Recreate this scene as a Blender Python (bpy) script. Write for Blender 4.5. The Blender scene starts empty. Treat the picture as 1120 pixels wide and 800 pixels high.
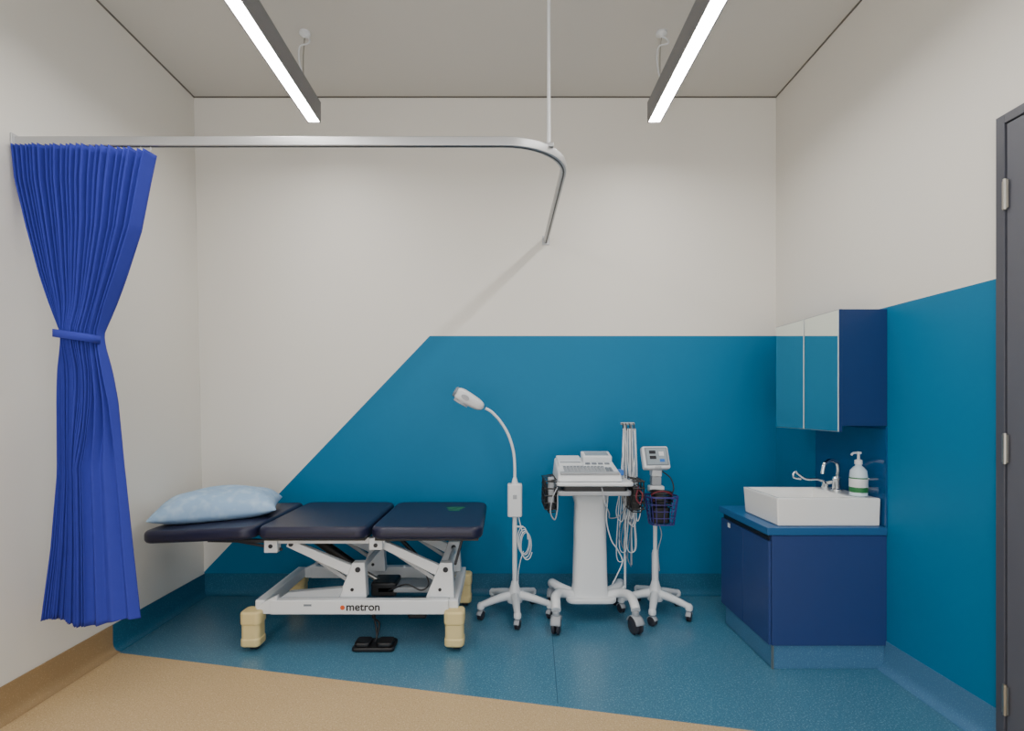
import bpy, bmesh, math, random
from mathutils import Vector, Matrix
random.seed(4)
sc = bpy.context.scene
PI = math.pi

# ---------------------------------------------------------------- materials
def lin(c):
    out = []
    for v in c:
        v = v / 255.0
        out.append(v / 12.92 if v <= 0.04045 else ((v + 0.055) / 1.055) ** 2.4)
    return (out[0], out[1], out[2], 1.0)

def M(name, col, rough=0.5, metal=0.0, var=0.04, scale=12.0, bump=0.0, bscale=200.0,
      flecks=None, fscale=260.0, spec=0.5, emit=None, estr=0.0, coat=0.0, trans=0.0):
    m = bpy.data.materials.new(name)
    m.use_nodes = True
    nt = m.node_tree
    b = nt.nodes["Principled BSDF"]
    L = lin(col)
    b.inputs["Roughness"].default_value = rough
    b.inputs["Metallic"].default_value = metal
    b.inputs["Specular IOR Level"].default_value = spec
    b.inputs["Coat Weight"].default_value = coat
    b.inputs["Transmission Weight"].default_value = trans
    tc = nt.nodes.new("ShaderNodeTexCoord")
    nz = nt.nodes.new("ShaderNodeTexNoise")
    nz.inputs["Scale"].default_value = scale
    nz.inputs["Detail"].default_value = 4
    nt.links.new(tc.outputs["Object"], nz.inputs["Vector"])
    mx = nt.nodes.new("ShaderNodeMix")
    mx.data_type = 'RGBA'
    mx.inputs[6].default_value = tuple(max(0, v * (1 - var)) for v in L[:3]) + (1,)
    mx.inputs[7].default_value = tuple(min(1, v * (1 + var)) for v in L[:3]) + (1,)
    nt.links.new(nz.outputs["Fac"], mx.inputs[0])
    out = mx.outputs[2]
    if flecks:
        for i, (fc, lo, hi) in enumerate(flecks):
            n2 = nt.nodes.new("ShaderNodeTexNoise")
            n2.inputs["Scale"].default_value = fscale * (1 + 0.37 * i)
            n2.inputs["Detail"].default_value = 1
            nt.links.new(tc.outputs["Object"], n2.inputs["Vector"])
            r = nt.nodes.new("ShaderNodeMapRange")
            r.inputs["From Min"].default_value = lo
            r.inputs["From Max"].default_value = hi
            nt.links.new(n2.outputs["Fac"], r.inputs["Value"])
            m2 = nt.nodes.new("ShaderNodeMix")
            m2.data_type = 'RGBA'
            nt.links.new(r.outputs["Result"], m2.inputs[0])
            nt.links.new(out, m2.inputs[6])
            m2.inputs[7].default_value = lin(fc)
            out = m2.outputs[2]
    nt.links.new(out, b.inputs["Base Color"])
    if bump > 0:
        n3 = nt.nodes.new("ShaderNodeTexNoise")
        n3.inputs["Scale"].default_value = bscale
        nt.links.new(tc.outputs["Object"], n3.inputs["Vector"])
        bp = nt.nodes.new("ShaderNodeBump")
        bp.inputs["Strength"].default_value = bump
        bp.inputs["Distance"].default_value = 0.002
        nt.links.new(n3.outputs["Fac"], bp.inputs["Height"])
        nt.links.new(bp.outputs["Normal"], b.inputs["Normal"])
    if emit:
        b.inputs["Emission Color"].default_value = lin(emit)
        b.inputs["Emission Strength"].default_value = estr
    return m

m_wall = M("wall_paint", (226, 223, 216), 0.6, var=0.012, scale=2, bump=0.05, spec=0.3)
m_ceil = M("ceiling_paint", (208, 206, 201), 0.85, var=0.012, scale=2, spec=0.2)
m_teal = M("teal_paint", (0, 111, 154), 0.5, var=0.03, scale=2, bump=0.04, spec=0.24)
m_fblue = M("blue_vinyl", (66, 116, 142), 0.30, var=0.06, scale=3, flecks=[((122, 164, 184), 0.60, 0.67), ((40, 84, 112), 0.60, 0.68)], fscale=150, bump=0.03, spec=.5)
m_fbeige = M("beige_vinyl", (194, 166, 124), 0.42, var=0.05, scale=4, flecks=[((216, 192, 154), 0.6, 0.68), ((156, 128, 92), 0.60, 0.68)], fscale=150, spec=.35)
m_skb = M("blue_vinyl_skirting", (40, 94, 124), 0.45, var=0.05, scale=4, flecks=[((76, 130, 158), 0.62, 0.7)], spec=.3)
m_skt = M("tan_vinyl_skirting", (156, 130, 94), 0.5, var=0.05, scale=4, flecks=[((185, 158, 120), 0.62, 0.7)], spec=.3)
m_kick = M("kick_vinyl", (70, 114, 150), 0.4, var=0.05, flecks=[((105, 150, 180), 0.62, 0.7)], spec=.4)
m_gap = M("shadow_gap", (110, 106, 99), 0.8)  # grey carries the shade of the groove under the ceiling
m_seam = M("floor_seam", (44, 90, 116), 0.5)
m_curt = M("curtain_fabric", (54, 62, 160), 0.85, var=0.05, scale=30, bump=0.15, bscale=600, spec=0.15)
m_alu = M("anodised_aluminium", (185, 186, 188), 0.38, 0.8, var=0.02)
m_housing = M("pendant_housing", (128, 128, 132), 0.45, 0.3, var=0.02)
m_diff = M("diffuser", (255, 255, 255), 0.5, emit=(255, 251, 245), estr=56.0)
m_white = M("white_enamel", (222, 225, 228), 0.3, var=0.015)
m_greyen = M("grey_enamel", (168, 172, 176), 0.4, var=0.02)
m_plast = M("white_plastic", (218, 221, 224), 0.38, var=0.02)
m_plastg = M("grey_plastic", (160, 164, 170), 0.45, var=0.03)
m_cream = M("cream_rubber", (220, 199, 142), 0.55, var=0.06)
m_navy = M("navy_vinyl", (24, 26, 54), 0.4, var=0.1, scale=40, bump=0.15, bscale=350)
m_black = M("black_plastic", (22, 22, 25), 0.45, var=0.1)
m_dark = M("dark_steel", (50, 52, 58), 0.4, 0.5)
m_wheel = M("castor_rubber", (48, 48, 56), 0.5, var=0.1)
m_chrome = M("chrome", (225, 228, 230), 0.08, 1.0, var=0.0)
m_mirror = M("mirror_glass", (228, 238, 234), 0.015, 1.0, var=0.0)
m_cabd = M("cabinet_laminate", (40, 62, 116), 0.42, var=0.03, spec=.38)
m_cabm = M("wall_cabinet_laminate", (24, 52, 102), 0.42, var=0.03, spec=.35)
m_top = M("countertop_laminate", (38, 90, 140), 0.34, var=0.03, spec=.4)
m_glass = M("splashback_glass", (6, 74, 126), 0.06, var=0.02, coat=0.4)
m_ceram = M("ceramic", (240, 240, 238), 0.12, var=0.005, coat=0.3)
m_door = M("door_paint", (84, 86, 96), 0.45, var=0.03)
m_doorf = M("door_frame_paint", (70, 72, 82), 0.4, var=0.03)
m_steel = M("brushed_steel", (175, 172, 165), 0.3, 0.9)
m_pill = M("pillow_cotton", (152, 184, 218), 0.85, var=0.06, scale=9, bump=0.2, bscale=60, flecks=[((180, 206, 230), 0.45, 0.75)], fscale=22, spec=0.2)
m_green = M("green_print", (30, 110, 60), 0.5)
m_text = M("black_print", (25, 25, 30), 0.5)
m_orange = M("orange_print", (215, 90, 40), 0.5)
m_key = M("key_grey", (120, 128, 138), 0.5)
m_screen = M("lcd_screen", (150, 162, 170), 0.2, var=0.05)
m_purple = M("basket_wire", (58, 50, 120), 0.4)
m_red = M("dark_red_cable", (110, 30, 45), 0.5)
m_blue2 = M("blue_label", (45, 110, 190), 0.5)
m_bottle = M("soap_bottle_plastic", (205, 222, 232), 0.25, var=0.02)
m_lens = M("lamp_lens", (60, 66, 74), 0.15)

# ---------------------------------------------------------------- builders
def obj(name, verts, faces, mats, parent=None, mi=None, smooth=False, bevel=0.0, bseg=3, sharp=None):
    me = bpy.data.meshes.new(name)
    me.from_pydata([tuple(v) for v in verts], [], faces)
    if not isinstance(mats, (list, tuple)):
        mats = [mats]
    for m in mats:
        me.materials.append(m)
    if mi:
        for p, i in zip(me.polygons, mi):
            p.material_index = i
    bm = bmesh.new(); bm.from_mesh(me)
    bmesh.ops.recalc_face_normals(bm, faces=bm.faces)
    bm.to_mesh(me); bm.free()
    if smooth:
        for p in me.polygons:
            p.use_smooth = True
        try:
            me.set_sharp_from_angle(angle=math.radians(40))
        except Exception:
            pass
    ob = bpy.data.objects.new(name, me)
    sc.collection.objects.link(ob)
    if bevel > 0:
        bv = ob.modifiers.new("bevel", 'BEVEL')
        bv.width = bevel; bv.segments = bseg; bv.limit_method = 'ANGLE'
        bv.angle_limit = math.radians(35)
        for p in me.polygons:
            p.use_smooth = True
        try:
            me.set_sharp_from_angle(angle=PI)
        except Exception:
            pass
        wn = ob.modifiers.new("wn", 'WEIGHTED_NORMAL')
        wn.keep_sharp = False
    if parent:
        ob.parent = parent
        ob.matrix_parent_inverse = Matrix.Translation(parent.location).inverted()
    return ob

def empty(name, loc):
    e = bpy.data.objects.new(name, None)
    e.location = loc
    e.empty_display_size = 0.1
    sc.collection.objects.link(e)
    return e

BF = [(0, 3, 2, 1), (4, 5, 6, 7), (0, 1, 5, 4), (1, 2, 6, 5), (2, 3, 7, 6), (3, 0, 4, 7)]
def box(name, x0, x1, y0, y1, z0, z1, mat, parent=None, bevel=0.0, bseg=3):
    v = [(x0, y0, z0), (x1, y0, z0), (x1, y1, z0), (x0, y1, z0), (x0, y0, z1), (x1, y0, z1), (x1, y1, z1), (x0, y1, z1)]
    return obj(name, v, BF, mat, parent, bevel=bevel, bseg=bseg)

def hexa(name, v, mat, parent=None, bevel=0.0):
    return obj(name, v, BF, mat, parent, bevel=bevel)

def beam(name, a, b, w, h, mat, parent=None, bevel=0.004, w2=None, h2=None):
    """box beam between two points; w lateral, h in the up-ish direction"""
    a = Vector(a); b = Vector(b); t = (b - a).normalized()
    up = Vector((0, 0, 1))
    if abs(t.z) > 0.95: up = Vector((1, 0, 0))
    s = t.cross(up).normalized(); u = s.cross(t).normalized()
    w2 = w2 or w; h2 = h2 or h
    v = []
    for p, ww, hh in ((a, w, h), (b, w2, h2)):
        v += [p - s * ww / 2 - u * hh / 2, p + s * ww / 2 - u * hh / 2, p + s * ww / 2 + u * hh / 2, p - s * ww / 2 + u * hh / 2]
    return obj(name, v, BF, mat, parent, bevel=bevel)

def cat(pts, n=8):
    P = [Vector(p) for p in pts]
    if len(P) < 3: return P
    E = [P[0] * 2 - P[1]] + P + [P[-1] * 2 - P[-2]]
    out = []
    for i in range(1, len(E) - 2):
        a, b, c, d = E[i - 1], E[i], E[i + 1], E[i + 2]
        for k in range(n):
            t = k / n
            out.append(0.5 * ((2 * b) + (c - a) * t + (2 * a - 5 * b + 4 * c - d) * t * t + (3 * b - a - 3 * c + d) * t ** 3))
    out.append(P[-1])
    return out

def sweepgeo(P, r, n=10):
    P = [Vector(p) for p in P]
    rs = r if isinstance(r, (list, tuple)) else [r] * len(P)
    if len(rs) != len(P):
        rs = [rs[0] + (rs[-1] - rs[0]) * i / (len(P) - 1) for i in range(len(P))]
    T = []
    for i in range(len(P)):
        a = P[max(0, i - 1)]; b = P[min(len(P) - 1, i + 1)]
        t = (b - a)
        T.append(t.normalized() if t.length > 1e-9 else Vector((0, 0, 1)))
    ref = Vector((0, 0, 1)) if abs(T[0].z) < 0.9 else Vector((1, 0, 0))
    nrm = T[0].cross(ref).normalized()
    v = []; f = []
    for i, p in enumerate(P):
        nrm = (nrm - T[i] * nrm.dot(T[i])).normalized()
        bn = T[i].cross(nrm)
        for k in range(n):
            a = 2 * PI * k / n
            v.append(p + (nrm * math.cos(a) + bn * math.sin(a)) * rs[i])
    for i in range(len(P) - 1):
        for k in range(n):
            k2 = (k + 1) % n
            f.append((i * n + k, i * n + k2, (i + 1) * n + k2, (i + 1) * n + k))
    f.append(tuple(range(n - 1, -1, -1)))
    f.append(tuple((len(P) - 1) * n + k for k in range(n)))
    return v, f

def tube(name, pts, r, mat, parent=None, n=10, curve=True):
    P = cat(pts) if curve else pts
    v, f = sweepgeo(P, r, n)
    return obj(name, v, f, mat, parent, smooth=True)

def multitube(name, lst, r, mat, parent=None, n=6, curve=True):
    V = []; F = []
    for pts in lst:
        v, f = sweepgeo(cat(pts) if curve else pts, r, n)
        o = len(V); V += v; F += [tuple(i + o for i in q) for q in f]
    return obj(name, V, F, mat, parent, smooth=True)

def lathe(name, prof, c, mat, parent=None, n=28, axis='Z'):
    v = []; f = []
    for (r, h) in prof:
        for k in range(n):
            a = 2 * PI * k / n
            p = (r * math.cos(a), r * math.sin(a), h)
            if axis == 'X': p = (h, p[0], p[1])
            if axis == 'Y': p = (p[0], h, p[1])
            v.append((c[0] + p[0], c[1] + p[1], c[2] + p[2]))
    m = len(prof)
    for i in range(m - 1):
        for k in range(n):
            k2 = (k + 1) % n
            f.append((i * n + k, i * n + k2, (i + 1) * n + k2, (i + 1) * n + k))
    f.append(tuple(range(n - 1, -1, -1))); f.append(tuple((m - 1) * n + k for k in range(n)))
    return obj(name, v, f, mat, parent, smooth=True)

def slab(name, x0, x1, y0, y1, z0, z1, r, mat, parent=None, bevel=0.015, seg=8, xf=None, puff=0.0):
    """rounded-corner slab"""
    pts = []
    for cx, cy, a0 in ((x1 - r, y1 - r, 0), (x0 + r, y1 - r, 90), (x0 + r, y0 + r, 180), (x1 - r, y0 + r, 270)):
        for k in range(seg + 1):
            a = math.radians(a0 + 90 * k / seg)
            pts.append((cx + r * math.cos(a), cy + r * math.sin(a)))
    n = len(pts)
    v = [(p[0], p[1], z0) for p in pts] + [(p[0], p[1], z1) for p in pts]
    if xf: v = [xf(Vector(p)) for p in v]
    f = [tuple(range(n - 1, -1, -1)), tuple(range(n, 2 * n))] + [(i, (i + 1) % n, n + (i + 1) % n, n + i) for i in range(n)]
    return obj(name, v, f, mat, parent, bevel=bevel, bseg=4)

def castor(name, x, y, r, parent, wmat=None, ang=0.0, fork=None):
    """twin wheel castor with fork; wheel sits on z=0"""
    ca, sa = math.cos(ang), math.sin(ang)
    V = []; F = []
    for off in (-0.28 * r, 0.28 * r):
        hw = .22 * r
        prof = [(r * 0.85, -hw), (r, -hw * .55), (r, hw * .55), (r * 0.85, hw)]
        n = 24; o = len(V)
        for (rr, h) in prof:
            for k in range(n):
                a = 2 * PI * k / n
                lx, ly, lz = h + off, rr * math.cos(a), rr * math.sin(a)
                V.append((x + lx * ca - ly * sa, y + lx * sa + ly * ca, r + lz))
        for i in range(3):
            for k in range(n):
                k2 = (k + 1) % n
                F.append((o + i * n + k, o + i * n + k2, o + (i + 1) * n + k2, o + (i + 1) * n + k))
        F.append(tuple(o + k for k in range(n - 1, -1, -1))); F.append(tuple(o + 3 * n + k for k in range(n)))
    obj(name + "_wheels", V, F, wmat or m_wheel, parent, smooth=True)
    V = []; F = []; n = 14; m = 5
    for i in range(n + 1):
        a = math.radians(15 + 150 * i / n)
        for j in range(m):
            tt = -1 + 2 * j / (m - 1)
            rr = r * (1.13 - .07 * abs(tt) ** 3)
            lx, ly, lz = tt * .58 * r, rr * math.cos(a), rr * math.sin(a)
            V.append((x + lx * ca - ly * sa, y + lx * sa + ly * ca, r + lz))
    for i in range(n):
        for j in range(m - 1):
            F.append((i * m + j, (i + 1) * m + j, (i + 1) * m + j + 1, i * m + j + 1))
    h = obj(name + "_hood", V, F, fork or m_plastg, parent, smooth=True)
    so_ = h.modifiers.new("solid", 'SOLIDIFY'); so_.thickness = .002
    lathe(name + "_stem", [(r * .35, r * 2.05), (r * .42, r * 2.15), (r * .42, r * 2.5), (.006, r * 2.7)], (x, y, 0), fork or m_plastg, parent, n=16)

# ---------------------------------------------------------------- room shell
H = 3.317; XR = 1.817; XB = -1.995; XT = -2.067; YF = -4.5
def xl(z): return XB + (XT - XB) * z / H
DZ = 1.722
v = [(XT - .1, 0, 0), (XR + .1, 0, 0), (XR + .1, 0, DZ), (-0.494, 0, DZ), (-2.11, 0, 0.03), (-2.167, 0, 0.03), (-2.167, 0, H), (XR + .1, 0, H)]
v += [(XT - .1, .1, 0), (XR + .1, .1, 0), (XR + .1, .1, H), (XT - .1, .1, H)]
f = [(0, 1, 2, 3, 4), (4, 3, 2, 7, 6, 5), (8, 11, 10, 9), (6, 7, 10, 11), (0, 8, 9, 1)]
obj("wall_back", v, f, [m_teal, m_wall], mi=[0, 1, 1, 1, 1])
v = [(XB, 0, 0), (XB, YF, 0), (XT, YF, H), (XT, 0, H), (XB - .2, 0, 0), (XB - .2, YF, 0), (XT - .13, YF, H), (XT - .13, 0, H)]
f = [(0, 1, 2, 3), (4, 7, 6, 5), (0, 4, 5, 1), (3, 2, 6, 7), (0, 3, 7, 4), (1, 5, 6, 2)]
obj("wall_left", v, f, m_wall)
v = [(XR, 0, 0), (XR, YF, 0), (XR, YF, DZ), (XR, 0, DZ), (XR, YF, H), (XR, 0, H), (XR + .12, 0, 0), (XR + .12, YF, 0), (XR + .12, YF, H), (XR + .12, 0, H)]
f = [(0, 3, 2, 1), (3, 5, 4, 2), (6, 7, 8, 9), (5, 9, 8, 4), (0, 1, 7, 6), (1, 2, 4, 8, 7), (0, 6, 9, 5, 3)]
obj("wall_right", v, f, [m_teal, m_wall], mi=[0, 1, 1, 1, 1, 1, 1])
box("ceiling", -2.25, 2.0, YF, 0.1, H, H + 0.1, m_ceil)
def yb(x): return -0.852 - 0.226 * (x + 1.99)
v = [(-2.2, .1, 0), (1.95, .1, 0), (1.95, yb(1.95), 0), (-2.2, yb(-2.2), 0), (1.95, YF, 0), (-2.2, YF, 0),
     (-2.2, .1, -.1), (1.95, .1, -.1), (1.95, YF, -.1), (-2.2, YF, -.1),
     (0.299, -.02, .0006), (0.303, -.02, .0006), (0.229, -1.33, .0006), (0.225, -1.33, .0006)]
f = [(0, 3, 2, 1), (3, 5, 4, 2), (6, 7, 8, 9), (10, 13, 12, 11)]
obj("floor", v, f, [m_fblue, m_fbeige, m_seam], mi=[0, 1, 1, 2])

def skirting(name, a, b, inward, mat):
    prof = [(0.0, .137), (0.005, .137), (0.006, .045), (0.010, .026), (0.020, .011), (0.034, .0035), (0.046, .0012), (0.0, .0012)]
    a = Vector(a); b = Vector(b); n = Vector(inward)
    v = []
    for p in (a, b):
        for d, z in prof: v.append(p + n * d + Vector((0, 0, z)))
    k = len(prof)
    f = [(i, (i + 1) % k, k + (i + 1) % k, k + i) for i in range(k)] + [tuple(range(k)), tuple(range(2 * k - 1, k - 1, -1))]
    obj(name, v, f, mat, smooth=True)
skirting("baseboard_back", (XB, 0, 0), (XR, 0, 0), (0, -1, 0), m_skb)
skirting("baseboard_left", (XB - .001, 0, 0), (XB - .001, -.852, 0), (1, 0, 0), m_skb)
skirting("baseboard_left_tan", (XB - .001, -.852, 0), (XB - .001, YF, 0), (1, 0, 0), m_skt)
skirting("baseboard_right", (XR, 0, 0), (XR, -1.62, 0), (-1, 0, 0), m_kick)
box("gap_shade_strip_1", XT, XR, -.006, 0, H - .007, H, m_gap)  # surface strips coloured as the shaded gap line; no groove is modelled
box("gap_shade_strip_2", XT - .002, XT + .006, YF, 0, H - .007, H, m_gap)
box("gap_shade_strip_3", XR - .006, XR, YF, 0, H - .007, H, m_gap)

# door
d = empty("door_1", (XR, -2.07, 0))
box("jamb_far", XR - .022, XR + .02, -1.664, -1.630, 0, 2.30, m_doorf, d, .002)
box("jamb_near", XR - .022, XR + .02, -2.634, -2.60, 0, 2.30, m_doorf, d, .002)
box("head", XR - .022, XR + .02, -2.60, -1.664, 2.266, 2.30, m_doorf, d, .002)
box("leaf", XR - .016, XR + .018, -2.598, -1.667, 0.008, 2.263, m_door, d, .002)
for i, z in enumerate((2.01, 1.10, .20)):
    lathe("hinge_%d" % i, [(.006, -.055), (.006, .055)], (XR - .024, -1.668, z), m_steel, d, n=12)
    box("hinge_plate_%d" % i, XR - .0235, XR - .02, -1.680, -1.656, z - .05, z + .05, m_steel, d)
box("handle_plate", XR - .02, XR - .013, -2.54, -2.50, 0.95, 1.10, m_steel, d, .002)
tube("lever", [(XR - .015, -2.52, 1.04), (XR - .06, -2.52, 1.04), (XR - .065, -2.50, 1.04), (XR - .065, -2.40, 1.04)], .009, m_steel, d)

# ---------------------------------------------------------------- pendants
def pendant(x0, x1):
    e = empty("linear_pendant_light", ((x0 + x1) / 2, -1.7, 2.9))
    ya, ybk = -2.95, -0.47; z0 = 2.897; z1 = 3.015
    t = .006
    box("side_a", x0, x0 + t, ya, ybk, z0, z1, m_housing, e)
    box("side_b", x1 - t, x1, ya, ybk, z0, z1, m_housing, e)
    box("top", x0 + t, x1 - t, ya, ybk, z1 - .006, z1, m_housing, e)
    box("end_far", x0 + t, x1 - t, ybk - .005, ybk, z0, z1 - .006, m_housing, e)
    box("end_near", x0 + t, x1 - t, ya, ya + .005, z0, z1 - .006, m_housing, e)
    box("diffuser", x0 + t, x1 - t, ya + .005, ybk - .005, z0 + .004, z0 + .012, m_diff, e)
    xc = (x0 + x1) / 2
    for i, y in enumerate((-.62, -2.75)):
        lathe("canopy_%d" % i, [(.030, 0), (.030, -.012), (.012, -.022), (.006, -.03)], (xc, y, H), m_plast, e, n=20)
        tube("wire_%d" % i, [(xc, y, H - .02), (xc - .008, y, 3.2), (xc - .008, y, z1)], .0032, m_steel, e, n=6)
        tube("flex_%d" % i, [(xc, y, H - .02), (xc + .03, y - .01, 3.27), (xc + .026, y - .03, 3.235), (xc - .02, y - .02, 3.225), (xc - .028, y - .01, 3.16), (xc - .012, y, 3.08), (xc, y - .02, z1)], .0042, m_plast, e, n=6)
        lathe("gripper_%d" % i, [(.007, 0), (.007, .03), (.003, .035)], (xc - .008, y, z1), m_steel, e, n=10)
pendant(-1.1355, -1.0605)
pendant(.8325, .9085)

# ---------------------------------------------------------------- curtain rail
RZ = 2.357; RY = -1.34
path = [(xl(RZ) + .002, RY)]
N = 12
path.append((0.0, RY))
for k in range(1, N + 1):
    a = -PI / 2 + (PI / 2) * k / N
    path.append((0.28 * math.cos(a), -1.06 + .28 * math.sin(a)))
path.append((.28, -.003))
cr = empty("curtain_rail", (0, -1.3, RZ))
def ribbon(name, path, w, z0, z1, mat, parent):
    v = []; f = []
    n = len(path)
    for i, p in enumerate(path):
        a = Vector(path[max(0, i - 1)]); b = Vector(path[min(n - 1, i + 1)])
        t = (b - a).normalized(); s = Vector((-t.y, t.x))
        q = Vector(p)
        for sg, z in ((-1, z0), (1, z0), (1, z1), (-1, z1)):
            v.append((q.x + s.x * sg * w / 2, q.y + s.y * sg * w / 2, z))
    for i in range(n - 1):
        for k in range(4):
            k2 = (k + 1) % 4
            f.append((i * 4 + k, i * 4 + k2, (i + 1) * 4 + k2, (i + 1) * 4 + k))
    f.append((0, 1, 2, 3)); f.append(tuple((n - 1) * 4 + k for k in (3, 2, 1, 0)))
    return obj(name, v, f, mat, parent, bevel=.003, bseg=2)
ribbon("track", path, .026, RZ - .018, RZ + .020, m_alu, cr)
ribbon("slot", path, .008, RZ - .0195, RZ - .017, m_dark, cr)
tube("drop_rod", [(.195, -1.262, RZ + .015), (.195, -1.262, H)], .0075, m_plast, cr, curve=False)
lathe("rod_flange", [(.028, 0), (.028, -.006), (.012, -.014)], (.195, -1.262, H), m_plast, cr)
box("rod_clamp", .175, .215, -1.282, -1.242, RZ + .012, RZ + .03, m_alu, cr, .003)
box("wall_bracket_back", .255, .305, -.008, 0, RZ - .03, RZ + .03, m_alu, cr, .002)
box("wall_bracket_left", xl(RZ) - .001, xl(RZ) + .008, RY - .025, RY + .025, RZ - .03, RZ + .03, m_alu, cr, .002)

# ---------------------------------------------------------------- curtain
keys = [(2.338, -2.038, -1.473), (2.19, -2.022, -1.50), (1.996, -1.975, -1.538), (1.805, -1.922, -1.60), (1.652, -1.871, -1.655),
        (1.556, -1.842, -1.686), (1.50, -1.842, -1.680), (1.27, -1.852, -1.634), (.963, -1.858, -1.596), (.657, -1.882, -1.561), (.35, -1.920, -1.523)]
def interp(z):
    for i in range(len(keys) - 1):
        a, b = keys[i], keys[i + 1]
        if a[0] >= z >= b[0]:
            t = (a[0] - z) / (a[0] - b[0]); t2 = t
            return a[1] + (b[1] - a[1]) * t2, a[2] + (b[2] - a[2]) * t2
    return keys[-1][1], keys[-1][2]
cur = empty("privacy_curtain", (-1.75, RY, 0.35))
NF = 24; SUB = 6
cols = NF * SUB * 2
rows = 110
phase = [random.uniform(-.28, .28) for _ in range(NF * 2 + 2)]
amps = [random.uniform(.75, 1.2) for _ in range(NF * 2 + 2)]
V = []; F = []
ztop, zbot = 2.338, .35
for j in range(rows + 1):
    z = ztop + (zbot - ztop) * j / rows
    L, R = interp(z)
    w = R - L
    tie = math.exp(-((z - 1.535) / .10) ** 2)
    low = max(0, min(1, (1.5 - z) / 0.5))
    for i in range(cols + 1):
        u = i / cols
        k = u * NF * 2
        i0 = int(min(k, NF * 2 - 1e-6)); fr = k - i0
        kk = i0 + phase[i0] * (1 - fr) + (fr) * (1 + phase[i0 + 1])
        uu = max(0, min(1, kk / (NF * 2)))
        g0 = uu ** 1.15
        g1 = uu * .5 / .86 if uu < .86 else .5 + (uu - .86) * (.5 / .14)
        g = g0 * (1 - low) + g1 * low
        tri = (1 - 2 * fr) if i0 % 2 == 0 else (-1 + 2 * fr)
        tri = math.sin(tri * PI / 2) * .35 + tri * .65
        am = amps[i0] * (1 - fr) + amps[i0 + 1] * fr
        A = (.036 - .016 * tie) * am
        A *= (1 - .70 * low * max(0, min(1, (g - .45) / .10)))
        bulge = -(0.05) * math.sin(PI * g) * (tie * .9 + .35)
        big = .016 * low * math.sin(g * 6.5 + z * 1.2)
        x = L + w * g
        y = RY + A * tri + bulge + big
        zz = z
        if j == rows: zz = z + .012 * math.sin(g * 9) + .01 * (1 - g)
        if z > 2.2: zz = z - .02 * g * (z - 2.2) / .138
        V.append((x, y, zz))
for j in range(rows):
    for i in range(cols):
        a = j * (cols + 1) + i
        F.append((a, a + 1, a + cols + 2, a + cols + 1))
me = obj("fabric", V, F, m_curt, cur)
sm = me.modifiers.new("solid", 'SOLIDIFY'); sm.thickness = .0015
for p in me.data.polygons: p.use_smooth = True
V = []; F = []
n = 40
for k in range(n):
    a = 2 * PI * k / n
    x = -1.763 + .084 * math.cos(a); y = RY - .03 + .070 * math.sin(a)
    zc = 1.540 - .012 * math.cos(a)
    V += [(x, y, zc - .016), (x, y, zc + .016)]
for k in range(n):
    k2 = (k + 1) % n
    F.append((2 * k, 2 * k2, 2 * k2 + 1, 2 * k + 1))
tb = obj("tie_band", V, F, m_curt, cur, smooth=True)
s2 = tb.modifiers.new("solid", 'SOLIDIFY'); s2.thickness = .003
hooks = []
for i in range(14):
    x = -2.02 + i * .0415
    hooks.append([(x, RY, RZ - .017), (x + .004, RY, RZ - .028), (x, RY, RZ - .036)])
multitube("hooks", hooks, .002, m_plast, cur)

# ---------------------------------------------------------------- treatment table
b = empty("treatment_table", (-0.8, -.5, 0))
CY0, CY1 = -.88, -.13
CT, CB = .640, .576
slab("cushion_foot", -.678, -.108, CY0, CY1, CB, CT, .065, m_navy, b, .022)
slab("cushion_middle", -1.253, -.694, CY0, CY1, CB, CT, .06, m_navy, b, .022)
piv = Vector((-1.268, 0, CB)); ang = math.radians(-2.4)
def rot_head(p):
    q = p - piv
    c, s = math.cos(-ang), math.sin(-ang)
    return Vector((piv.x + q.x * c - q.z * s, p.y, piv.z + q.x * s + q.z * c))
slab("cushion_head", -1.842, -1.268, CY0, CY1, CB, CT, .065, m_navy, b, .022, xf=rot_head)
box("board_foot", -.66, -.13, CY0 + .04, CY1 - .04, CB - .012, CB + .004, m_black, b)
box("board_middle", -1.23, -.71, CY0 + .04, CY1 - .04, CB - .012, CB + .004, m_black, b)
for nm, xa, xb_ in (("piping_foot", -.678, -.108), ("piping_middle", -1.253, -.694)):
    tube(nm, [(xa + .055, CY0 + .001, (CT + CB) / 2), (xb_ - .055, CY0 + .001, (CT + CB) / 2)], .0018, m_black, b, curve=False, n=6)
for i in range(3):
    box("print_line_%d" % i, -.345 + .01 * i, -.235 - .012 * i, -.345 - .045 * i, -.32 - .045 * i, CT, CT + .0008, m_green, b)
for y in (-.77, -.24):
    box("rail_top", -1.235, -.62, y - .016, y + .016, .535, .566, m_white, b, .003)
    beam("head_support", (-1.22, y, .545), (-1.55, y, .550), .018, .02, m_dark, b)
    box("hinge_block_a", -1.245, -1.175, y - .03, y + .02, .49, .566, m_white, b, .005)
    box("hinge_block_b", -.70, -.63, y - .03, y + .02, .505, .566, m_white, b, .005)
    lathe("hinge_pin_a", [(.011, -.034), (.011, .024)], (-1.21, y, .525), m_dark, b, axis='Y', n=14)
    lathe("hinge_pin_b", [(.011, -.034), (.011, .024)], (-.665, y, .53), m_dark, b, axis='Y', n=14)
    beam("foot_support", (-.64, y, .55), (-.30, y, .562), .018, .016, m_dark, b)
    beam("foot_strut", (-.215, y, .566), (-.255, y, .42), .012, .014, m_dark, b)
    beam("head_strut", (-1.16, y, .50), (-1.40, y, .545), .012, .014, m_dark, b)
for x in (-1.22, -.93, -.65):
    box("cross_top", x - .015, x + .015, -.77, -.24, .537, .564, m_white, b)
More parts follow.
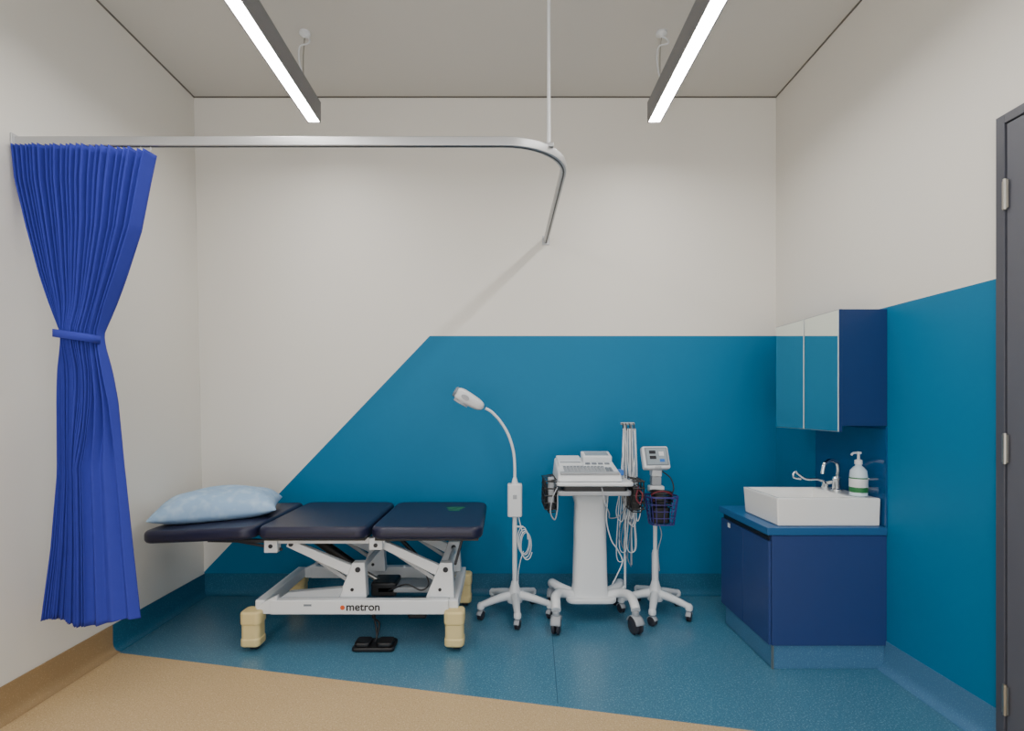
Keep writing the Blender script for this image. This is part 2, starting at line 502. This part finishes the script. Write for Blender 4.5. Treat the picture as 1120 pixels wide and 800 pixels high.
for y in (-.74, -.29):
    beam("arm_a", (-1.14, y, .530), (-.775, y, .37), .034, .040, m_white, b, .005, h2=.058)
    beam("arm_b", (-.665, y, .535), (-.315, y, .37), .034, .040, m_white, b, .005, h2=.058)
    beam("link_a", (-1.10, y + .03, .50), (-.80, y + .03, .30), .016, .022, m_greyen, b, .003)
    beam("link_b", (-.63, y + .03, .50), (-.34, y + .03, .31), .016, .022, m_greyen, b, .003)
    for x in (-.775, -.315):
        hexa("post", [(x - .095, y - .03, .245), (x + .055, y - .03, .245), (x + .055, y + .03, .245), (x - .095, y + .03, .245),
                      (x - .020, y - .03, .43), (x + .045, y - .03, .43), (x + .045, y + .03, .43), (x - .020, y + .03, .43)], m_white, b, .006)
        lathe("pivot", [(.014, -.036), (.014, .036)], (x + .01, y, .395), m_dark, b, axis='Y', n=14)
        lathe("pivot_low", [(.009, -.034), (.009, .034)], (x - .02, y, .29), m_dark, b, axis='Y', n=14)
    lathe("pivot_top", [(.012, -.024), (.012, .024)], (-1.12, y, .525), m_dark, b, axis='Y', n=14)
for x, z in ((-1.12, .52), (-.76, .385), (-.65, .53), (-.30, .385)):
    tube("cross_tube", [(x, -.74, z), (x, -.29, z)], .014, m_white, b, curve=False)
tube("actuator", [(-1.08, -.52, .50), (-.82, -.52, .32)], .028, m_black, b, curve=False, n=14)
tube("actuator_rod", [(-.82, -.52, .32), (-.70, -.52, .25)], .014, m_steel, b, curve=False)
box("gearbox", -.74, -.60, -.60, -.44, .19, .27, m_black, b, .012)
box("underframe", -.70, -.28, -.60, -.44, .215, .245, m_greyen, b, .004)
tube("gas_strut", [(-.60, -.60, .54), (-.36, -.60, .30)], .011, m_black, b, curve=False)
tube("gas_strut_head", [(-1.30, -.60, .548), (-1.02, -.60, .44)], .010, m_black, b, curve=False)
tube("frame_cable", [(-.62, -.70, .26), (-.52, -.72, .30), (-.44, -.72, .27), (-.40, -.72, .31), (-.45, -.70, .40), (-.52, -.68, .47)], .004, m_black, b)
for y in (-.80, -.21):
    box("beam", -1.205, -.285, y - .022, y + .022, .178, .252, m_white, b, .006)
    hexa("gusset_l", [(-1.30, y - .02, .18), (-1.17, y - .02, .18), (-1.17, y + .02, .18), (-1.30, y + .02, .18),
                      (-1.25, y - .02, .235), (-1.17, y - .02, .275), (-1.17, y + .02, .275), (-1.25, y + .02, .235)], m_white, b, .005)
for x in (-1.265, -.262):
    box("end_beam", x - .025, x + .025, -.80, -.21, .185, .245, m_white, b, .006)
hexa("sloping_cover", [(-1.17, -.78, .25), (-.86, -.78, .25), (-.86, -.72, .25), (-1.17, -.72, .25),
                       (-1.13, -.77, .275), (-.84, -.77, .300), (-.84, -.73, .300), (-1.13, -.73, .275)], m_greyen, b, .004)
k = 0
for x in (-1.292, -.253):
    for y in (-.815, -.20):
        e2 = b
        w = .052
        slab("bumper_%d_top" % k, x - w, x + w, y - .05, y + .05, .135, .205, .025, m_cream, e2, .012)
        slab("bumper_%d_mid" % k, x - w * .90, x + w * .90, y - .045, y + .045, .060, .150, .022, m_cream, e2, .006)
        slab("bumper_%d_low" % k, x - w * .97, x + w * .97, y - .05, y + .05, .026, .070, .025, m_cream, e2, .010)
        lathe("castor_%d" % k, [(.010, -.02), (.029, -.017), (.030, -.012), (.030, .012), (.029, .017), (.010, .02)], (x + .01, y, .030), m_wheel, e2, axis='X', n=20)
        k += 1
def text(name, body, size, loc, mat, parent, rot=(PI / 2, 0, 0)):
    cu = bpy.data.curves.new(name, 'FONT'); cu.body = body; cu.size = size; cu.extrude = .0004
    cu.offset = size * .018
    to = bpy.data.objects.new(name + "_tmp", cu); sc.collection.objects.link(to)
    dg = bpy.context.evaluated_depsgraph_get(); dg.update()
    me = bpy.data.meshes.new_from_object(to.evaluated_get(dg))
    bpy.data.objects.remove(to)
    o = bpy.data.objects.new(name, me); sc.collection.objects.link(o)
    me.materials.clear(); me.materials.append(mat)
    mw = Matrix.Translation(loc) @ Matrix.Rotation(rot[2], 4, 'Z') @ Matrix.Rotation(rot[0], 4, 'X')
    me.transform(mw)
    o.parent = parent; o.matrix_parent_inverse = Matrix.Translation(parent.location).inverted()
text("lettering", "metron", .058, (-.812, -.8235, .200), m_text, b)
lathe("logo_dot", [(.012, 0), (.012, -.001)], (-.830, -.8225, .215), m_orange, b, axis='Y', n=16)
tube("motor_cable", [(-.70, -.70, .19), (-.68, -.75, .12), (-.66, -.79, .06), (-.668, -.80, .03)], .005, m_black, b)
box("motor_housing", -.52, -.42, -.68, -.56, .10, .18, m_black, b, .01)
box("small_label", -1.03, -.99, -.8235, -.8215, .222, .232, m_key, b)

fp = empty("foot_pedal_switch", (-.67, -.81, 0))
slab("plate", -.775, -.560, -.86, -.73, .002, .022, .02, m_black, fp, .006)
slab("pedal_left", -.765, -.685, -.85, -.76, .022, .042, .02, m_black, fp, .006)
slab("pedal_right", -.650, -.570, -.85, -.76, .022, .042, .02, m_black, fp, .006)
tube("cable", [(-.668, -.77, .03), (-.66, -.74, .10), (-.70, -.72, .13), (-.67, -.70, .17)], .005, m_black, fp)

# ---------------------------------------------------------------- pillow
def pillow(name, c, lx, ly, h, rz, tilt):
    n = 56; V = []; F = []
    for side in (1, -1):
        for i in range(n + 1):
            for j in range(n + 1):
                u = math.sin((-1 + 2 * i / n) * PI / 2); w = math.sin((-1 + 2 * j / n) * PI / 2)
                f = max(0, (1 - abs(u) ** 3)) ** .5 * max(0, (1 - abs(w) ** 3)) ** .5
                x = u * lx / 2 * (1 - .05 * (1 - w * w)); y = w * ly / 2 * (1 - .05 * (1 - u * u))
                wr = .006 * math.sin(u * 5 + w * 4) * f + .004 * math.sin(16 * w + 5 * u) * f * (1 - f)
                z = side * (h / 2) * f + (wr if side > 0 else 0)
                if side < 0: z = -min(.040, (h / 2) * f * .5)   # flattened where it rests
                V.append((x, y, z))
    o = (n + 1) ** 2
    for i in range(n):
        for j in range(n):
            a = i * (n + 1) + j
            F.append((a, a + n + 1, a + n + 2, a + 1))
            F.append((o + a, o + a + 1, o + a + n + 2, o + a + n + 1))
    ob = obj(name, V, F, m_pill, None, smooth=False)
    bm = bmesh.new(); bm.from_mesh(ob.data); bmesh.ops.remove_doubles(bm, verts=bm.verts, dist=.0003)
    bmesh.ops.recalc_face_normals(bm, faces=bm.faces); bm.to_mesh(ob.data); bm.free()
    for p in ob.data.polygons: p.use_smooth = True
    ob.location = c
    ob.rotation_euler = (0, tilt, rz)
    return ob
pillow("pillow", (-1.612, -.525, .6705), .62, .44, .235, math.radians(18), math.radians(-2.4))

# ---------------------------------------------------------------- five-star base
def star(parent, cx, cy, R, a0, zc=.145, zh=.078, r=.027):
    lathe("hub", [(.012, .075), (.045, .080), (.052, .10), (.045, .135), (.028, .17), (.020, .20), (.017, .205)], (cx, cy, 0), m_plast, parent)
    for k in range(5):
        a = a0 + k * 2 * PI / 5
        dx, dy = math.cos(a), math.sin(a)
        P = cat([(cx + dx * .02, cy + dy * .02, zc - .022), (cx + dx * R * .5, cy + dy * R * .5, zc - .035), (cx + dx * R, cy + dy * R, zh + .006)], 6)
        v, f = sweepgeo(P, [.028, .018], 10)
        obj("leg_%d" % (k + 1), v, f, m_plast, parent, smooth=True)
        lathe("leg_cap_%d" % (k + 1), [(.010, zh - .020), (.021, zh - .012), (.022, zh + .010), (.013, zh + .022)], (cx + dx * R, cy + dy * R, 0), m_plast, parent, n=16)
        castor("castor_%d" % (k + 1), cx + dx * R, cy + dy * R, r, parent, ang=random.uniform(-.8, .8), fork=m_plastg)

# ---------------------------------------------------------------- examination lamp
la = empty("examination_lamp", (.066, -.36, 0))
lx, ly = .066, -.36
star(la, lx, ly, .215, -PI / 2 + .05)
tube("pole", [(lx, ly, .15), (lx, ly, .60)], .0145, m_plast, la, curve=False, n=16)
slab("power_box", lx - .043, lx + .043, ly - .035, ly + .035, .592, .788, .014, m_plast, la, .008)
box("switch", lx - .012, lx + .012, ly - .0375, ly - .034, .70, .725, m_plastg, la, .002)
lathe("collar", [(.020, .785), (.018, .80), (.010, .825)], (lx, ly, 0), m_plast, la)
tube("gooseneck", [(lx, ly, .79), (lx, ly, .88), (lx - .008, ly, .98), (lx - .038, ly - .005, 1.08), (lx - .085, ly - .01, 1.16), (lx - .135, ly - .015, 1.215), (lx - .175, ly - .02, 1.240)], .0085, m_plast, la, n=12)
def lamphead():
    V = []; F = []; nu, nv = 28, 20
    c = Vector((-.205, -.385, 1.292)); ax = Vector((-.86, -.12, .50)).normalized()
    sd = Vector((0, 1, 0)) - ax * ax.y; sd.normalize(); up = sd.cross(ax)
    if up.z < 0: up = -up
    for i in range(nu + 1):
        t = -1 + 2 * i / nu
        prof = max(0.0, 1 - abs(t) ** 4) ** .5
        wid = .055 * prof * (.70 + .30 * (t + 1) / 2 * 1.0)
        hh = .046 * prof * (.70 + .30 * (t + 1) / 2)
        for k in range(nv):
            a = 2 * PI * k / nv
            ca, sa = math.cos(a), math.sin(a)
            x = math.copysign(abs(ca) ** .65, ca) * wid; z = math.copysign(abs(sa) ** .65, sa) * hh
            V.append(c + ax * (t * .100) + sd * x + up * z)
    for i in range(nu):
        for k in range(nv):
            k2 = (k + 1) % nv
            F.append((i * nv + k, i * nv + k2, (i + 1) * nv + k2, (i + 1) * nv + k))
    obj("head", V, F, m_plast, la, smooth=True)
    def disc(name, r0, off, th, mat, cpos):
        v = []; f = []
        n = 24
        for o_ in (off, off + th):
            for k in range(n):
                a = 2 * PI * k / n
                v.append(cpos + ax * math.cos(a) * r0 * 1.15 + sd * math.sin(a) * r0 - up * o_)
        f = [tuple(range(n)), tuple(range(2 * n - 1, n - 1, -1))] + [(k, (k + 1) % n, n + (k + 1) % n, n + k) for k in range(n)]
        obj(name, v, f, mat, la, smooth=True)
    cp = c + ax * .035
    disc("bezel", .040, .034, .014, m_plastg, cp)
    disc("lens", .030, .046, .004, m_lens, cp)
    V = []; F = []
    n = 20; fr_ = [(.088, .62), (.096, .60), (.1025, .50), (.103, .30), (.103, .01)]
    for t, s_ in fr_:
        for k in range(n):
            a = 2 * PI * k / n
            V.append(c + ax * t + sd * math.cos(a) * .055 * s_ * 1.15 + up * math.sin(a) * .046 * s_ * 1.15)
    for i in range(len(fr_) - 1):
        for k in range(n):
            k2 = (k + 1) % n
            F.append((i * n + k, i * n + k2, (i + 1) * n + k2, (i + 1) * n + k))
    obj("front_cap", V, F, m_key, la, smooth=True)
    v = []; nrm = -sd
    for o_ in (.0500, .0530):
        for k in range(16):
            a = 2 * PI * k / 16
            v.append(c + ax * (.03 + math.cos(a) * .026) + up * (math.sin(a) * .014) + nrm * o_)
    obj("badge", v, [tuple(range(16)), tuple(range(31, 15, -1))] + [(k, (k + 1) % 16, 16 + (k + 1) % 16, 16 + k) for k in range(16)], m_plastg, la)
lamphead()
coil = []
for k in range(46):
    a = k * .55
    coil.append((lx + .045 + .032 * math.cos(a) + .0006 * k, ly - .03 + .012 * math.sin(a * .7), .46 + .075 * math.sin(a) - .001 * k))
tube("cord_coil", coil, .003, m_plast, la, n=6)
tube("cord_hang", [(lx + .02, ly - .02, .60), (lx + .03, ly - .03, .56), (lx + .045, ly - .03, .50)], .003, m_plast, la, n=6)
tube("cord_down", [(lx + .05, ly - .03, .39), (lx + .03, ly - .03, .32), (lx + .02, ly - .02, .25), (lx + .02, ly - .01, .18)], .003, m_plast, la, n=6)
beam("cord_hook", (lx, ly, .53), (lx + .05, ly - .03, .535), .008, .012, m_plast, la)

# ---------------------------------------------------------------- ECG cart
c = empty("ecg_cart", (.508, -.41, 0))
cx, cy = .508, -.41
def col():
    V = []; F = []; secs = [(.13, .112, .075), (.20, .100, .066), (.45, .094, .060), (.68, .090, .058), (.73, .104, .068), (.755, .13, .09)]
    n = 32
    for z, a, bb in secs:
        for k in range(n):
            t = 2 * PI * k / n
            ca, sa = math.cos(t), math.sin(t)
            V.append((cx + math.copysign(abs(ca) ** .5, ca) * a, cy + math.copysign(abs(sa) ** .5, sa) * bb, z))
    for i in range(len(secs) - 1):
        for k in range(n):
            k2 = (k + 1) % n
            F.append((i * n + k, i * n + k2, (i + 1) * n + k2, (i + 1) * n + k))
    F.append(tuple(range(n))); F.append(tuple((len(secs) - 1) * n + k for k in range(n - 1, -1, -1)))
    obj("column", V, F, m_plast, c, smooth=True)
col()
slab("foot_plate", cx - .145, cx + .145, cy - .10, cy + .10, .115, .145, .05, m_plast, c, .01)
tube("leg_cross_front", [(.288, -.635, .130), (.289, -.60, .155), (.296, -.54, .175), (.34, -.46, .165), (.44, -.43, .135)], .026, m_plast, c, n=14)
tube("leg_cross_front_r", [(.725, -.635, .130), (.724, -.60, .155), (.717, -.54, .175), (.675, -.46, .165), (.575, -.43, .135)], .026, m_plast, c, n=14)
tube("leg_back_l", [(.305, -.19, .13), (.30, -.28, .165), (.34, -.36, .165), (.44, -.40, .135)], .026, m_plast, c, n=14)
tube("leg_back_r", [(.710, -.19, .13), (.715, -.28, .165), (.675, -.36, .165), (.575, -.40, .135)], .026, m_plast, c, n=14)
k = 0
for (x, y) in ((.288, -.63), (.725, -.63), (.305, -.19), (.71, -.19)):
    castor("castor_%d" % k, x, y, .048, c, ang=.35 if k % 2 else -.2, fork=m_plastg); k += 1
slab("under_tray", .30, .715, -.60, -.23, .752, .778, .03, m_plastg, c, .006)
slab("drawer", .33, .69, -.595, -.25, .778, .806, .02, m_black, c, .004)
slab("top_tray", .295, .725, -.61, -.22, .806, .828, .03, m_plast, c, .007)
def wireholder(px, s):
    L = []
    for y in (-.57, -.51, -.45, -.39, -.33):
        L.append([(px, y, .84), (px + s * .062, y, .83), (px + s * .066, y, .69), (px + s * .045, y, .655), (px, y, .66), (px - s * .005, y, .78)])
    for z in (.83, .79, .75, .71, .675):
        L.append([(px + s * .066, -.58, z), (px + s * .066, -.32, z)])
        L.append([(px, -.58, z), (px + s * .066, -.58, z)])
    L.append([(px, -.58, .66), (px, -.32, .66)])
    multitube("side_basket", L, .0042, m_black, c, curve=False)
wireholder(.298, -1); wireholder(.722, 1)
slab("basket_content_l", .244, .290, -.55, -.36, .665, .79, .012, m_black, c, .006)
slab("gel_bottle", .25, .285, -.56, -.52, .70, .85, .012, m_plastg, c, .006)
slab("basket_content_r", .732, .776, -.53, -.36, .665, .79, .012, m_black, c, .006)
tube("red_cable_r", [(.75, -.56, .79), (.775, -.585, .76), (.76, -.59, .71), (.74, -.585, .74), (.755, -.57, .80)], .004, m_red, c, n=8)
tube("left_cable", [(.30, -.59, .80), (.27, -.60, .74), (.26, -.60, .66), (.285, -.59, .62), (.30, -.58, .68), (.30, -.59, .76)], .0035, m_plastg, c, n=8)
px, py = .728, -.36
tube("lead_pole", [(px, py, .16), (px, py, 1.145)], .007, m_plast, c, curve=False)
tube("lead_pole_b", [(px + .038, py, .30), (px + .038, py, 1.14)], .0055, m_plastg, c, curve=False)
box("pole_foot", px - .02, px + .05, py - .015, py + .015, .775, .80, m_plast, c, .004)
tube("pole_base", [(px, py, .17), (.70, -.37, .15), (.64, -.40, .14)], .009, m_plast, c)
slab("lead_hanger", px - .025, px + .055, py - .02, py + .02, 1.140, 1.156, .008, m_plastg, c, .004)
hk = []
for dx in (-.02, .0, .02, .045):
    hk.append([(px + dx, py - .018, 1.15), (px + dx, py - .035, 1.14), (px + dx, py - .04, 1.115), (px + dx, py - .03, 1.105)])
multitube("lead_hooks", hk, .0035, m_black, c)
cb = []
for i in range(11):
    x0 = px - .025 + random.uniform(0, .07)
    zb = random.uniform(.32, .60)
    xm = x0 + random.uniform(-.03, .02); yy = py - .03 - random.uniform(0, .02)
    cb.append([(x0, yy, 1.12), (x0 + random.uniform(-.008, .008), yy, .95), (xm, yy - .01, .75), (xm + random.uniform(-.02, .01), yy, zb + .05), (xm + .012, yy - .01, zb), (xm + .028, yy - .01, zb + .07), (x0 + .02, yy, .8), (x0 + .01, yy, 1.12)])
multitube("lead_cables", cb, .0026, m_plast, c)
cb = []
for i in range(5):
    x0 = px - .015 + i * .013
    cb.append([(x0, py - .04, 1.12), (x0 - .012, py - .045, .9), (x0 + .006, py - .05, .7), (x0 - .03, py - .04, .5 - .03 * i), (x0 - .01, py - .04, .42 - .03 * i)])
multitube("lead_cables_dark", cb, .0025, m_key, c)
tube("mains_cable", [(.60, -.50, .76), (.59, -.50, .60), (.62, -.49, .48), (.66, -.47, .42), (.69, -.46, .35), (.66, -.47, .28), (.63, -.47, .22)], .0035, m_plast, c)
tube("mains_cable_b", [(.545, -.60, .80), (.56, -.61, .72), (.585, -.60, .66), (.60, -.55, .62), (.66, -.50, .62), (.71, -.45, .66)], .0032, m_plastg, c)

# ECG machine
g = empty("ecg_machine", (.49, -.42, .829))
zb = .829
x0, x1, y0, y1 = .300, .665, -.595, -.27
hexa("body", [(x0, y0, zb), (x1, y0, zb), (x1, y1, zb), (x0, y1, zb), (x0 + .008, y0 + .02, zb + .045), (x1 - .008, y0 + .02, zb + .045), (x1 - .012, y1, zb + .110), (x0 + .012, y1, zb + .110)], m_plast, g, .012)
def tp(u, w, h=0.0):
    y = (y0 + .02) + (y1 - y0 - .02) * w
    z = zb + .045 + .065 * w
    n = Vector((0, -.21, .98))
    return Vector((x0 + .01 + (x1 - x0 - .02) * u, y, z)) + n * h
def plate(name, u0, u1, w0, w1, h0, h1, mat, bev=.002):
    hexa(name, [tp(u0, w0, h0), tp(u1, w0, h0), tp(u1, w1, h0), tp(u0, w1, h0), tp(u0, w0, h1), tp(u1, w0, h1), tp(u1, w1, h1), tp(u0, w1, h1)], mat, g, bev)
plate("front_lip", .02, .98, -.03, .05, -.004, .008, m_plastg)
plate("paper_bay", .03, .44, .42, .97, -.002, .014, m_plast, .005)
plate("paper_slot", .06, .41, .50, .54, .013, .0155, m_key)
plate("lcd_hood", .47, .97, .64, 1.0, -.002, .038, m_plast, .006)
plate("lcd", .52, .92, .70, .94, .037, .040, m_screen)
for r in range(5):
    for q in range(14):
        if r == 4 and q > 11: continue
        plate("key_%d_%d" % (r, q), .10 + q * .058, .10 + q * .058 + .044, .07 + r * .066, .07 + r * .066 + .05, -.001, .006, m_key if (r == 4 or q > 11) else m_plastg, 0)
for q in range(4):
    plate("func_key_%d" % q, .50 + q * .11, .50 + q * .11 + .08, .52, .58, -.001, .007, m_key, 0)
slab("side_connector", x1 - .01, x1 + .035, -.46, -.38, zb + .02, zb + .05, .008, m_blue2, g, .003)

# ---------------------------------------------------------------- BP monitor stand
s = empty("blood_pressure_monitor_stand", (.917, -.33, 0))
sx, sy = .917, -.33
star(s, sx, sy, .205, math.radians(-38))
tube("pole", [(sx, sy, .15), (sx, sy, .87)], .0125, m_plast, s, curve=False, n=16)
lathe("pole_sleeve", [(.020, .20), (.020, .36), (.016, .38)], (sx, sy, 0), m_plast, s)
box("mount_block", sx - .03, sx + .03, sy - .04, sy + .02, .83, .875, m_plast, s, .006)
def mtrans(lx_, ly_, lz_):
    t = math.radians(20); w = math.radians(8)
    x, y, z = lx_, ly_ * math.cos(t) + lz_ * math.sin(t), -ly_ * math.sin(t) + lz_ * math.cos(t)
    x2 = x * math.cos(w) - y * math.sin(w); y2 = x * math.sin(w) + y * math.cos(w)
    return Vector((sx - .012 + x2, sy - .045 + y2, .940 + z))
def mslab(name, ax_, bx_, az, bz, ay, by, mat, bev=.006):
    v = [mtrans(x, y, z) for (x, y, z) in ((ax_, ay, az), (bx_, ay, az), (bx_, by, az), (ax_, by, az), (ax_, ay, bz), (bx_, ay, bz), (bx_, by, bz), (ax_, by, bz))]
    return hexa(name, v, mat, s, bev)
mslab("monitor_body", -.082, .082, -.068, .072, -.022, .028, m_plast, .014)
mslab("monitor_face", -.070, .070, -.048, .062, -.0245, -.021, m_key, .002)
mslab("monitor_screen", -.062, .062, -.042, .056, -.0265, -.024, m_screen, .001)
mslab("digits_1", -.045, -.005, .022, .042, -.0275, -.026, m_dark, 0)
mslab("digits_2", -.045, -.005, -.010, .010, -.0275, -.026, m_dark, 0)
mslab("digits_3", .015, .045, .010, .035, -.0275, -.026, m_plast, 0)
mslab("digits_4", .015, .045, -.028, -.010, -.0275, -.026, m_blue2, 0)
mslab("monitor_button", -.02, .02, -.064, -.054, -.0245, -.021, m_plastg, .001)
box("lower_mount", sx - .045, sx + .045, sy - .045, sy + .018, .735, .775, m_plast, s, .008)
box("mount_box", sx - .028, sx + .028, sy - .035, sy + .018, .775, .83, m_plastg, s, .006)
bw = []
by = sy - .085
def ring(z, a, bb):
    return [(sx + .012 + math.copysign(abs(math.cos(t)) ** .6, math.cos(t)) * a, by + math.copysign(abs(math.sin(t)) ** .6, math.sin(t)) * bb, z) for t in [2 * PI * k / 32 for k in range(33)]]
for z, a, bb in ((.725, .092, .075), (.72, .092, .075), (.68, .086, .069), (.64, .080, .064), (.60, .075, .060), (.56, .070, .055)):
    bw.append(ring(z, a, bb))
r0 = ring(.725, .092, .075); r1 = ring(.56, .070, .055)
for k in range(0, 32, 2): bw.append([r0[k], r1[k]])
for k in range(-4, 5):
    bw.append([(sx + .012 + k * .014, by - .05, .56), (sx + .012 + k * .014, by + .05, .56)])
multitube("wire_basket", bw, .0028, m_purple, s, curve=False)
slab("cuff", sx - .045, sx + .055, by - .04, by + .04, .566, .66, .02, m_black, s, .01)
cc = []
for k in range(60):
    a = k * .6
    cc.append((sx + .012 + (.058 + .006 * math.sin(k)) * math.cos(a), by + (.042 + .004 * math.cos(k * 2)) * math.sin(a), .66 + .0016 * k))
tube("coiled_hose", cc, .006, m_black, s, n=8)
tube("red_lead", [(sx - .04, by - .03, .70), (sx - .06, by - .06, .74), (sx - .01, by - .07, .76), (sx + .05, by - .06, .745), (sx + .07, by - .02, .71)], .004, m_red, s, n=8)
tube("hose", [(sx + .04, sy, .86), (sx + .085, sy - .03, .82), (sx + .09, sy - .07, .76), (sx + .06, by, .72)], .004, m_black, s, n=8)
tube("lead_down", [(sx + .01, sy - .03, .56), (sx + .03, sy - .03, .48), (sx + .012, sy - .02, .38), (sx + .02, sy - .02, .26)], .003, m_plastg, s, n=6)

# ---------------------------------------------------------------- vanity
vn = empty("vanity_cabinet", (1.54, -.76, 0))
VX = 1.272; VY0, VY1 = -1.04, -.475
box("carcass", VX, XR, VY0, VY1, .115, .638, m_cabd, vn, .002)
box("door_front_a", VX - .014, VX - .001, VY0 + .004, (VY0 + VY1) / 2 - .0015, .118, .610, m_cabd, vn, .002)
box("door_front_b", VX - .014, VX - .001, (VY0 + VY1) / 2 + .0015, VY1 - .002, .118, .610, m_cabd, vn, .002)
box("finger_pull", VX - .006, VX + .002, VY0 + .02, VY1 - .02, .612, .636, m_black, vn)
box("countertop", VX - .024, XR, VY0 - .006, VY1 + .004, .640, .676, m_top, vn, .003)
box("plinth", VX + .008, XR, VY0 + .012, VY1 - .01, .0, .115, m_kick, vn, .002)
box("plinth_seam", VX + .003, VX + .012, VY0 + .007, VY0 + .016, .0, .115, m_steel, vn)
box("door_label", VX - .0155, VX - .0138, -.60, -.57, .575, .600, m_plast, vn)
box("splashback", XR - .006, XR, VY0 - .004, VY1 + .01, .677, 1.154, m_glass)

# basin
BX0, BX1, BY0, BY1, BZ0, BZ1 = 1.306, 1.802, -1.022, -.655, .6765, .812
ix0, ix1, iy0, iy1 = BX0 + .022, BX1 - .125, BY0 + .022, BY1 - .022
iz = .705
v = [(BX0 + .008, BY0 + .006, BZ0), (BX1, BY0 + .006, BZ0), (BX1, BY1 - .006, BZ0), (BX0 + .008, BY1 - .006, BZ0),
     (BX0, BY0, BZ1), (BX1, BY0, BZ1), (BX1, BY1, BZ1), (BX0, BY1, BZ1),
     (ix0, iy0, BZ1), (ix1, iy0, BZ1), (ix1, iy1, BZ1), (ix0, iy1, BZ1),
     (ix0 + .03, iy0 + .03, iz), (ix1 - .03, iy0 + .03, iz), (ix1 - .03, iy1 - .03, iz), (ix0 + .03, iy1 - .03, iz)]
f = [(0, 3, 2, 1), (0, 1, 5, 4), (1, 2, 6, 5), (2, 3, 7, 6), (3, 0, 4, 7), (4, 5, 9, 8), (5, 6, 10, 9), (6, 7, 11, 10), (7, 4, 8, 11),
     (8, 9, 13, 12), (9, 10, 14, 13), (10, 11, 15, 14), (11, 8, 12, 15), (12, 13, 14, 15)]
bs = empty("wash_basin", (1.55, -.84, BZ0))
obj("bowl", v, f, m_ceram, bs, bevel=.008, bseg=4)
lathe("waste", [(.022, 0), (.022, .003), (.016, .004)], (1.50, -.84, iz), m_chrome, bs)

# tap
t = empty("lever_tap", (1.745, -.77, BZ1))
tx, ty = 1.745, -.77
lathe("base", [(.026, 0), (.026, .006), (.021, .010), (.021, .055), (.023, .060), (.018, .072), (.012, .075)], (tx, ty, BZ1), m_chrome, t)
tube("spout", [(tx, ty, BZ1 + .06), (tx + .002, ty - .01, .92), (tx - .012, ty - .02, .958), (tx - .05, ty - .035, .972), (tx - .09, ty - .05, .958), (tx - .105, ty - .056, .925), (tx - .107, ty - .057, .905)], .011, m_chrome, t, n=14)
lathe("lever_body", [(.017, -.0), (.019, .01), (.019, .03), (.010, .04)], (tx - .03, ty + .05, BZ1), m_chrome, t)
tube("long_lever", [(tx - .03, ty + .05, BZ1 + .035), (tx - .07, ty + .05, BZ1 + .05), (tx - .13, ty + .05, BZ1 + .052), (tx - .17, ty + .05, BZ1 + .075), (tx - .185, ty + .05, BZ1 + .09)], .007, m_chrome, t)
tube("lever_loop", [(tx - .185, ty + .05, BZ1 + .092), (tx - .20, ty + .05, BZ1 + .08), (tx - .195, ty + .05, BZ1 + .06), (tx - .16, ty + .05, BZ1 + .052)], .006, m_chrome, t)
tube("cross_lever", [(tx, ty, BZ1 + .045), (tx - .03, ty + .05, BZ1 + .03)], .010, m_chrome, t, curve=False)

# soap
so = empty("soap_dispenser_bottle", (1.735, -.955, BZ1))
ox, oy = 1.738, -.955
lathe("bottle", [(.034, 0), (.039, .004), (.039, .10), (.036, .125), (.022, .142), (.014, .148), (.014, .158)], (ox, oy, BZ1 + .0005), m_bottle, so)
lathe("label", [(.0396, .02), (.0400, .022), (.0400, .09), (.0396, .092)], (ox, oy, BZ1), m_green, so)
lathe("label_band", [(.0400, .045), (.0404, .046), (.0404, .085), (.0400, .086)], (ox, oy, BZ1), m_plast, so)
lathe("pump_collar", [(.017, .156), (.017, .176), (.006, .180), (.006, .205), (.013, .207), (.013, .216), (.004, .218)], (ox, oy, BZ1), m_plast, so)
tube("pump_nozzle", [(ox, oy, BZ1 + .211), (ox - .03, oy - .008, BZ1 + .211), (ox - .042, oy - .012, BZ1 + .203)], .005, m_plast, so)

# mirror cabinet
mc = empty("mirror_cabinet", (1.70, -.75, 1.13))
box("carcass", 1.603, XR, -1.043, -.462, 1.158, 1.712, m_cabm, mc, .001)
for i, (a, bb) in enumerate(((-.752, -.460), (-1.046, -.756))):
    box("door_panel_%d" % i, 1.586, 1.602, a, bb, 1.130, 1.712, m_cabm, mc, .001)
    box("door_edge_%d" % i, 1.5845, 1.5865, a, bb, 1.130, 1.712, m_alu, mc)
    box("mirror_%d" % i, 1.5825, 1.5845, a + .004, bb - .004, 1.134, 1.708, m_mirror, mc)

# ---------------------------------------------------------------- light & camera
w = bpy.data.worlds.new("World"); sc.world = w; w.use_nodes = True
w.node_tree.nodes["Background"].inputs[0].default_value = (1.0, .99, .975, 1)
w.node_tree.nodes["Background"].inputs[1].default_value = 2.4

cam = bpy.data.cameras.new("camera"); co = bpy.data.objects.new("camera", cam)
sc.collection.objects.link(co)
co.location = (0, -3.6, 1.25); co.rotation_euler = (PI / 2, 0, 0)
cam.sensor_width = 36; cam.lens = 36 * 590.4 / 1120
cam.shift_x = 9 / 1120; cam.shift_y = 45 / 1120
sc.camera = co
